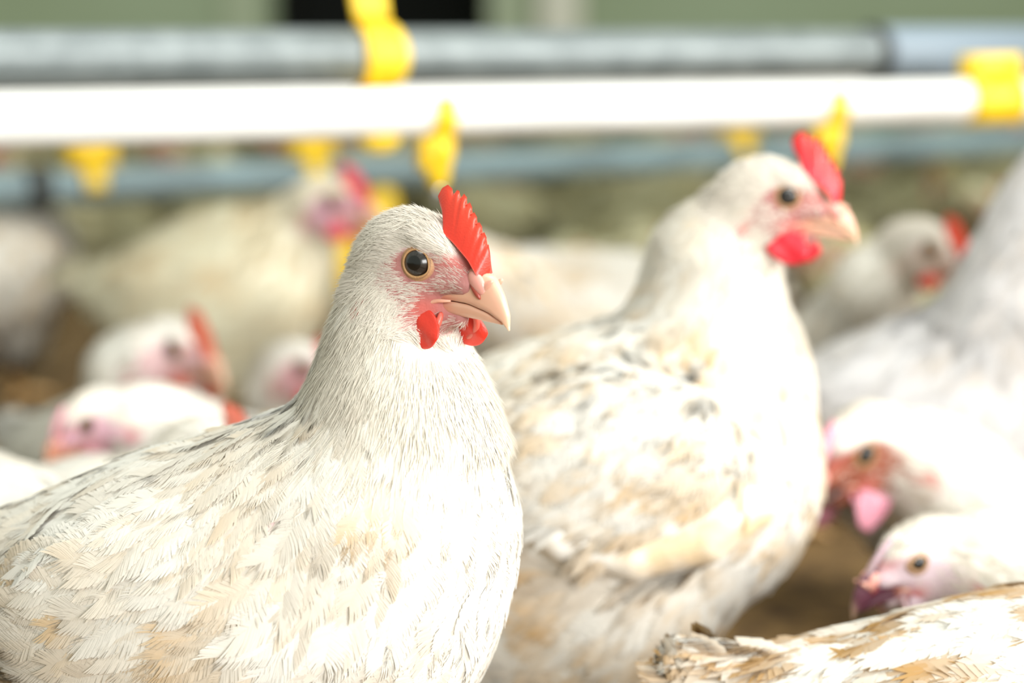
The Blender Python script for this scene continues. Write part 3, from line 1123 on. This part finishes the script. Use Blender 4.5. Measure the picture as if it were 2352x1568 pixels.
A0, A1 = P(0, 278, 1.75), P(2352, 229, 2.22)
G0, G1 = P(0, 136, 1.85), P(2352, 122, 2.46)
ext = lambda a, b, t0, t1: (a + (b - a) * t0, a + (b - a) * t1)
line = empty('drinker_line', (A0 + A1) / 2, 'nearer drinker line of white water pipe hung below a galvanised pipe', 'drinker line')
org = np.array((A0 + A1) / 2)
fr = frame_of(A0, A1)
RW, RG = 0.0230, 0.0285
pa, pb = ext(A0, A1, -.35, 1.35)
v, f = tube([pa + (pb - pa) * t for t in np.linspace(0, 1, 12)], RW, 28)
o = link_mesh('water_pipe', v, f, M_PVC, line, org)
ga, gb = ext(G0, G1, -.35, 1.35)
v, f = tube([ga + (gb - ga) * t for t in np.linspace(0, 1, 12)], RG, 28)
o = link_mesh('support_pipe', v, f, M_GALV, line, org)
# coupling ring and sleeve at the right end of the support pipe
q = line_point(G0, G1, 2005); gx = unit(G1 - G0)
v, f = tube([q - gx * .006, q - gx * .005, q + gx * .005, q + gx * .006], [RG * 1.05, RG * 1.22, RG * 1.22, RG * 1.05], 28)
link_mesh('clamp_ring', v, f, M_DARKCLAMP, line, org)
q2 = q + gx * .35
v, f = tube([q + gx * .007, q + gx * .012, q2], [RG * 1.1, RG * 1.17, RG * 1.17], 28)
link_mesh('pipe_sleeve', v, f, M_COUPLING, line, org)


def hanger(px):
    g = line_point(G0, G1, px - 16)
    w = line_point(A0, A1, px)
    ax = fr[0]; up = np.array([0, 0, 1.0]); tow = -fr[1] if fr[1][1] > 0 else fr[1]
    cyl = []
    pth = []
    for t in np.linspace(0, 1, 7):                                  # strap rising to its suspension cord
        pth.append(g + up * (RG + .002 + .085 * (1 - t)) + tow * (.002 + .004 * t) - ax * (.012 * (1 - t)))
    for a in np.linspace(78, -75, 14):                              # round the front of the support pipe
        pth.append(g + (tow * math.cos(RAD(a)) + up * math.sin(RAD(a))) * (RG + .0045) + ax * .006 * math.sin(RAD(a + 75) * 1.17))
    d = w - g; d = d - ax * np.dot(d, ax)
    for t in np.linspace(.1, 1, 5):                                 # down behind the water pipe
        pth.append(pth[20] * (1 - t) + (w - tow * (RW + .003) + up * .004) * t if False else g - up * (RG + .0035) * (1 - t) + (w - tow * (RW + .003) + up * 0.0 - g) * t)
    for a in np.linspace(195, 300, 9):                              # hook under it
        pth.append(w + (tow * math.cos(RAD(a)) + up * math.sin(RAD(a))) * (RW + .0045))
    wd = np.concatenate([np.linspace(.040, .036, 7), np.linspace(.036, .044, 7), np.linspace(.044, .038, 7), np.full(5, .036), np.linspace(.036, .026, 9)])
    v, f = extrude_path(pth, ax, wd, .006)
    # stiffening web under the water pipe
    bv, bf_ = [], []
    n = 12
    for s_ in (-1, 1):
        bv.append(w - up * RW * 0.9 + ax * 0 + tow * s_ * .008)
        for i in range(n + 1):
            a = math.pi + math.pi * i / n
            bv.append(w + ax * math.cos(a) * .020 - up * (RW * .88) + up * math.sin(a) * .017 + tow * s_ * .008)
    m = n + 2
    for i in range(1, n + 1):
        bf_ += [(0, i, i + 1), (m, m + i + 1, m + i), (i, m + i, m + i + 1, i + 1)]
    v, f = join((v, f), (bv, bf_))
    link_mesh('hanger', v, f, M_YELLOW, line, org)


hanger(868)
hanger(868 - 1650)


def nipple(px, dy=0.0):
    w = line_point(A0, A1, px)
    ax = fr[0]; up = np.array([0, 0, 1.0]); tow = -fr[1] if fr[1][1] > 0 else fr[1]
    # saddle strap over the front of the pipe, body below, valve pin
    pth = [w + (tow * math.cos(RAD(a)) + up * math.sin(RAD(a))) * (RW + .0025) for a in np.linspace(32, -88, 12)]
    s1 = extrude_path(pth, ax, np.linspace(.017, .026, 12), .005)
    b0 = w - up * (RW + .001) + tow * .004
    bo = [b0 + up * .002, b0 - up * .004, b0 - up * .018, b0 - up * .022, b0 - up * .036, b0 - up * .044, b0 - up * .047]
    s2 = tube([q - ax * .001 for q in bo], [.015, .0175, .0170, .0145, .0120, .0095, .0075], 14)
    s3 = box(b0 - up * .015 - ax * .014, np.stack([ax, tow, up]), (.007, .010, .015))
    v, f = join(s1, s2, s3)
    o = link_mesh('nipple_drinker', v, f, M_YELLOW, line, org)
    v, f = tube([bo[-1] + up * .002, bo[-1] - up * .008, bo[-1] - up * .010, bo[-1] - up * .020], [.0048, .0048, .0030, .0030], 12)
    link_mesh('valve_pin', v, f, M_STEEL, o, org)


nipple(1003)
nipple(1900)
# joint sleeve on the water pipe near the right edge
q = line_point(A0, A1, 2212); q2 = line_point(A0, A1, 2330)
ax = fr[0]; up = np.array([0, 0, 1.0])
rr = [RW * 1.02, RW * 1.20, RW * 1.20, RW * 1.12, RW * 1.2, RW * 1.20, RW * 1.02]
v1 = tube([q + (q2 - q) * t for t in (0, .02, .42, .5, .58, .98, 1)], rr, 28)
mid = (q + q2) / 2
v2 = box(mid + up * (RW * 1.2 + .008), np.stack([ax, unit(np.cross(up, ax)), up]), (np.linalg.norm(q2 - q) / 2 * .98, .016, .014))
v, f = join(v1, v2)
link_mesh('pipe_joint', v, f, M_YELLOW, line, org)

# farther line
B0, B1 = P(0, 436, 2.85), P(2352, 322, 4.0)
W0, W1 = B0 + np.array([0, -.0, .125]), B1 + np.array([0, -.0, .125])
line2 = empty('drinker_line', (B0 + B1) / 2, 'farther drinker line with a grey pipe behind the flock, below the white pipe', 'drinker line')
org2 = np.array((B0 + B1) / 2)
fr2 = frame_of(B0, B1)
pa, pb = ext(B0, B1, -.3, 1.3)
link_mesh('support_pipe', *tube([pa + (pb - pa) * t for t in np.linspace(0, 1, 12)], .026, 22), M_GREYPIPE, line2, org2)
pa, pb = ext(W0, W1, -.3, 1.3)
link_mesh('water_pipe', *tube([pa + (pb - pa) * t for t in np.linspace(0, 1, 12)], .022, 22), M_PVC, line2, org2)
for px in (710, 205, 1690):
    b = line_point(B0, B1, px)
    up = np.array([0, 0, 1.0])
    tow = -fr2[1] if fr2[1][1] > 0 else fr2[1]
    v1 = box(b + up * .052 + tow * .004, np.stack([fr2[0], tow, up]), (.036, .020, .026))
    v2 = tube([b + up * .075, b + up * .082, b + up * .10], [.026, .020, .012], 14)
    v3 = extrude_path([b + (tow * math.cos(RAD(a)) + up * math.sin(RAD(a))) * .0285 for a in np.linspace(100, -10, 8)], fr2[0], .03, .004)
    v, f = join(v1, v2, v3)
    link_mesh('hanger', v, f, M_YELLOW, line2, org2)
b = line_point(B0, B1, 82); gx = unit(B1 - B0)
link_mesh('clamp_ring', *tube([b - gx * .018, b - gx * .016, b + gx * .016, b + gx * .018], [.027, .033, .033, .027], 20), M_DARKCLAMP, line2, org2)
# drop tube with its yellow cup
for px, dz in ((778, .0), (872, -.055)):
    b = line_point(B0, B1, px)
    v, f = tube([b - up * .02, b - up * (.09 + dz)], [.007, .007], 10)
    dt = link_mesh('drop_tube', v, f, M_YELLOW, line2, org2)
    z0 = b - up * (.08 + dz)
    v, f = tube([z0, z0 - up * .01, z0 - up * .055, z0 - up * .10, z0 - up * .115], [.014, .026, .030, .034, .028], 22)
    link_mesh('drinker_cup', v, f, M_YELLOW, dt, org2)


# ------------------------------------------------------------------ the flock
G_ = lambda x, y, d, r: (P(x, y, d), r)


# the hen in focus
build_hen('white hen in sharp focus, head turned to the camera, red serrated comb', P(835, 1310, 1.155), 14, 8.5, 0.97,
          [G_(915, 700, 1.135, .029), G_(905, 800, 1.138, .030), G_(915, 900, 1.14, .035), G_(930, 1010, 1.145, .048), G_(910, 1150, 1.15, .066)],
          P(950, 605, 1.10), 38, 14, 0, 1.0, 1, lod=2, seed=11, n_feathers=4600, n_face=46000, n_neck=64000, dirt=0.3, legs=True, comb=1.1, wattle=1.15, bulge=.002, chesty=1.1,
          bare=[((x, y), r * 1.7, (.72, .36, .42)) for x, y, r in ((1030, 985, .0035), (1042, 1030, .0045), (1052, 1075, .004), (650, 1150, .0075), (690, 1165, .006), (600, 1172, .005), (1012, 1290, .005), (1022, 1325, .005), (780, 1195, .004))],
          stains=[((x, y), r, w) for x, y, r, w in ((640, 1310, .010, .45), (560, 1440, .020, .5), (300, 1400, .014, .4), (110, 1330, .02, .35), (480, 1500, .02, .5), (650, 1540, .02, .4), (850, 1130, .014, .45),
                  (620, 1090, .02, .3), (1160, 1400, .016, .5), (1180, 1500, .02, .5), (900, 1130, .012, .4), (60, 1220, .012, .35), (380, 1230, .02, .3), (900, 1530, .02, .4), (560, 1010, .02, .35))])

build_hen('large white hen standing tall behind the focused hen, round bright red wattle', P(1560, 1085, 1.47), 8, 6, 1.2,
          [G_(1700, 520, 1.46, .032), G_(1640, 600, 1.465, .040), G_(1632, 720, 1.47, .046), G_(1650, 860, 1.47, .058), G_(1600, 1000, 1.47, .08)],
          P(1797, 452, 1.42), 12, 15, 0, .97, 1, lod=1, seed=21, n_feathers=7000, n_face=9000, dirt=0.75, comb=1.3, wattle=1.3, red=(0.66, 0.012, 0.03), length=.78, thigh=1.42, n_neck=9000, band=.014, bulge=.010, wing_fwd=.045, wing_up=.024, plume=.72)
build_hen('white hen with half-closed eye and small red comb, peering over a white back', P(1930, 930, 2.16), 25, 5, .9,
          [G_(2085, 575, 2.0, .03), G_(2010, 660, 2.03, .036), G_(1950, 770, 2.08, .046), G_(1930, 880, 2.12, .06)],
          P(2130, 572, 1.96), 42, 22, 0, .92, 1, lod=1, seed=31, n_feathers=1500, n_face=2500, dirt=.3, closed=.7, red=(0.62, 0.05, 0.02), flesh=.5, res=.004, length=.8, n_neck=3000)
build_hen('white hen cut off at the right edge, plump back below its rising neck', P(2310, 930, 1.80), 20, 12, 1.02,
          [G_(2560, 300, 1.76, .034), G_(2490, 400, 1.76, .042), G_(2430, 520, 1.77, .052), G_(2370, 690, 1.78, .07)],
          P(2630, 250, 1.73), 20, 10, 0, 1.0, 1, lod=1, seed=41, n_feathers=2400, n_face=600, dirt=.2, res=.005, length=.9, coat=(.79, .775, .78))
build_hen('white hen lying down facing left, reddish face and beak painted shade-dark, beside the standing hen', P(2240, 1330, 1.66), 172, -4, .86,
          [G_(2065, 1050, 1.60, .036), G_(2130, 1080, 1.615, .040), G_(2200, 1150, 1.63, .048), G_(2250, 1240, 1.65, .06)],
          P(1992, 1040, 1.56), 139, 27, 0, 1.15, -1, horn=(.10, .04, .03), lod=1, seed=51, n_feathers=2200, n_face=1500, dirt=.3, legs=False, face=(0.25, 0.075, 0.04), red=(0.60, 0.24, 0.32), comb=.45, wattle=1.5, res=.004, n_neck=4000)  # shade on this head is put into the beak and face colours
build_hen('sleeping white hen low at the right, dark purple beak resting beside the litter', P(2480, 1440, 1.38), 176, -6, .8,
          [G_(2190, 1300, 1.38, .030), G_(2260, 1315, 1.38, .034), G_(2350, 1350, 1.38, .044), G_(2430, 1400, 1.38, .055)],
          P(2115, 1290, 1.35), 155, 22, 0, .9, -1, horn=(.12, .035, .06), lod=1, seed=61, n_feathers=1700, n_face=2000, dirt=.2, legs=False, closed=.9, face=(0.66, 0.52, 0.58), red=(0.55, 0.40, 0.46), res=.004, comb=.15, wattle=.6, n_neck=3000)
build_hen('white hen with dirty brown streaked back lying in the bottom right corner', P(2680, 1700, 1.2), 4, 0, 1.0,
          [G_(2920, 1430, 1.18, .034), G_(2860, 1500, 1.18, .04), G_(2790, 1580, 1.19, .055)],
          P(2980, 1400, 1.15), 10, 10, 0, 1.0, 1, lod=1, seed=71, n_feathers=2600, n_face=500, dirt=1.5, soil=(.52, .31, .10), legs=False, res=.005, length=.9)
# left of the focused hen
build_hen('white hen at the left edge showing only its pale rounded back', P(-330, 1240, 1.46), 180, 4, .8,
          [G_(-560, 1030, 1.45, .034), G_(-520, 1090, 1.45, .042), G_(-450, 1160, 1.45, .056)],
          P(-610, 1010, 1.43), 170, 10, 0, 1.0, -1, lod=1, seed=81, n_feathers=1500, n_face=300, dirt=.25, legs=False, res=.005)
build_hen('white hen with lilac-pink face bent down at the lower left, orange beak', P(490, 1150, 1.88), 172, 0, .8,
          [G_(270, 975, 1.78, .028), G_(335, 985, 1.80, .034), G_(400, 1030, 1.83, .046), G_(460, 1100, 1.86, .058)],
          P(205, 972, 1.75), 138, 34, 0, .86, -1, horn=(.72, .30, .18), lod=1, seed=91, n_feathers=1200, n_face=700, dirt=.2, legs=False, face=(0.72, 0.42, 0.52), red=(0.70, 0.34, 0.40), comb=.35, res=.005, flesh=1.0)
build_hen('small hen behind the focused hen, only its pink comb and crown showing', P(400, 1230, 1.62), 14, 0, .7,
          [G_(445, 1075, 1.60, .030), G_(420, 1120, 1.61, .036), G_(410, 1180, 1.62, .05)],
          P(475, 1035, 1.57), 25, 12, 0, .95, 1, lod=1, seed=101, n_feathers=700, n_face=500, dirt=.2, legs=False, red=(0.72, 0.20, 0.14), res=.005)
build_hen('white hen with lilac cheek, orange comb and deep red wattle left of the focused neck', P(380, 1050, 2.12), 30, 6, .88,
          [G_(350, 820, 2.03, .034), G_(310, 860, 2.05, .042), G_(320, 940, 2.08, .05), G_(360, 1000, 2.10, .06)],
          P(392, 803, 2.0), 38, 14, 0, 1.1, 1, lod=1, seed=111, n_feathers=1400, n_face=600, dirt=.2, legs=False, face=(0.70, 0.46, 0.48), red=(0.60, 0.14, 0.08), wattle=1.35, res=.005, length=.8)
build_hen('pink-faced hen half hidden behind the neck of the focused hen', P(735, 1060, 2.27), 75, 4, .70,
          [G_(662, 860, 2.14, .032), G_(660, 900, 2.16, .038), G_(680, 970, 2.19, .046)],
          P(690, 845, 2.1), 25, 16, 0, 1.0, 1, lod=1, seed=121, n_feathers=1000, n_face=500, dirt=.25, legs=False, face=(0.66, 0.36, 0.40), comb=.7, res=.005)
build_hen('cream hen standing under the farther drinker line, red comb against a yellow cup', P(600, 655, 2.46), 20, 8, 1.05,
          [G_(715, 475, 2.40, .030), G_(685, 520, 2.42, .036), G_(660, 580, 2.44, .046), G_(640, 630, 2.45, .06)],
          P(757, 462, 2.36), 18, 12, 0, 1.1, 1, lod=1, seed=131, n_feathers=1400, n_face=500, dirt=.5, coat=(.86, .82, .66), face=(0.60, 0.34, 0.42), res=.005, red=(0.72, 0.05, 0.09), length=.8)
build_hen('white hen at the far left seen from the rear below the grey pipe', P(30, 600, 3.0), -75, 6, 1.0,
          [G_(55, 560, 3.2, .032), G_(55, 570, 3.17, .04), G_(45, 580, 3.12, .055)],
          P(60, 555, 3.25), -80, 30, 0, 1.0, 1, lod=0, seed=141, n_feathers=900, n_face=200, dirt=.5, res=.006)
build_hen('pale hen resting just above the back of the large standing hen', P(1220, 745, 2.42), 165, 0, .95,
          [G_(1075, 610, 2.38, .032), G_(1100, 640, 2.39, .04), G_(1150, 690, 2.40, .055)],
          P(1040, 590, 2.35), 170, 10, 0, 1.0, -1, lod=0, seed=151, n_feathers=900, n_face=200, dirt=.8, legs=False, res=.006)

# the flock in the distance: six birds, then copies
far = []
O3 = np.array([0, 40.0, 0])
for i, (stand, hy, hp, nk) in enumerate([(0, 10, 10, .10), (0, 40, 35, .02), (0, -60, 5, .08), (1, 15, 12, .13), (1, 60, 20, .08), (0, 150, 40, .0)]):
    hz = .225 if stand else .132
    ch = O3 + np.array([.1, 0, hz])
    e = ch + np.array([.12, -.015, .08 + nk])
    far.append((build_hen('blurred white hen far back in the flock beyond the drinker lines', ch, 0, 6, 1.0,
                [(e + np.array([-.02, .015, -.01]), .032), (e + np.array([-.04, .015, -.05]), .04), (ch + np.array([.03, 0, .06]), .055)],
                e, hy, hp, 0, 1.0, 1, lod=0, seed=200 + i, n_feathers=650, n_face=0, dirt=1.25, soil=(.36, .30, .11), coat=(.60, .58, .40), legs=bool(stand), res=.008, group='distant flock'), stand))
rngf = np.random.default_rng(8)
far_roots = {f_[0].name for f_ in far}


def discs(x, y, ang, k=1.0):
    """floor circles under a lying body whose beak end points along ang"""
    return [(x + math.cos(ang) * t * k, y + math.sin(ang) * t * k, r * k) for t, r in ((.20, .06), (.12, .085), (.08, .11), (-.04, .113), (-.15, .09), (-.24, .05))]


taken = []
for o in [o for o in C.objects if o.get('category') == 'hen' and o.name not in far_roots]:
    b = [c for c in o.children if c.name.startswith('body')][0]
    n = len(b.data.vertices)
    co = np.empty(n * 3, np.float32); b.data.vertices.foreach_get('co', co)
    co = co.reshape(-1, 3)[::max(1, n // 60)]
    taken += [(o.location[0] + p[0], o.location[1] + p[1], .03) for p in co]
for px in (778, 872):
    q = line_point(B0, B1, px)
    taken.append((q[0], q[1], .06))
n_far = 0
bx, by = B0[:2], unit((B1 - B0)[:2])
for it in range(9000):
    y = 3.1 + 5.6 * rngf.random() ** 1.2
    hw = y * 0.29 + .15
    x = rngf.uniform(-hw, hw)
    if y > WALL_D - .7 or n_far >= 84:
        continue
    g = P(170, 830, 3.0)                       # a trodden gap of bare litter at the left
    if math.hypot(x - g[0], y - g[1]) < .40:
        continue
    ang = rngf.uniform(-math.pi, math.pi)
    sc_ = rngf.uniform(.88, 1.02)
    ds = discs(x, y, ang, sc_)
    if any((a[0] - t[0]) ** 2 + (a[1] - t[1]) ** 2 < (a[2] + t[2]) ** 2 for a in ds for t in taken):
        continue
    pick = int(rngf.choice(6, p=[.27, .2, .2, .1, .08, .15]))
    if y < 4.4 and pick in (3, 4): pick = 1
    d_line = abs((x - bx[0]) * by[1] - (y - bx[1]) * by[0])
    if d_line < .44:
        pick = 1 if rngf.random() < .5 else 5
    if n_far < 6:
        if d_line < .44: continue
        pick = n_far
    taken += ds
    o = far[pick][0] if n_far < 6 else copy_tree(far[pick][0])
    o.rotation_euler = (0, 0, ang)
    o.scale = (sc_, sc_, sc_)
    o.location = (x, y, 0)
    n_far += 1

# loose shavings on the litter
rng0 = np.random.default_rng(3)
n_sh = 2600
pp = np.stack([rng0.uniform(-1.6, 1.8, n_sh), rng0.uniform(1.0, 4.2, n_sh), rng0.uniform(.0005, .002, n_sh)], 1)
an = rng0.uniform(0, 6.28, n_sh)
dx = np.stack([np.cos(an), np.sin(an), rng0.uniform(-.06, .06, n_sh)], 1) * rng0.uniform(.006, .02, n_sh)[:, None]
dy = np.stack([-np.sin(an), np.cos(an), rng0.uniform(-.1, .1, n_sh)], 1) * rng0.uniform(.001, .004, n_sh)[:, None]
keep = np.ones(n_sh, bool)
for t in taken:
    keep &= (pp[:, 0] - t[0]) ** 2 + (pp[:, 1] - t[1]) ** 2 > (t[2] + .03) ** 2
pp, dx, dy = pp[keep], dx[keep], dy[keep]; n_sh = len(pp)
V = np.stack([pp - dx - dy, pp + dx - dy, pp + dx + dy, pp - dx + dy], 1).reshape(-1, 3)
M_SHAV = plain('wood_shavings', (0.52, 0.36, 0.17), 0.9)
o = link_mesh('wood_shavings', V, np.arange(n_sh * 4).reshape(-1, 4), M_SHAV, kind='stuff', smooth=False)
tag(o, 'loose tan wood shavings scattered over the brown litter floor', 'bedding')
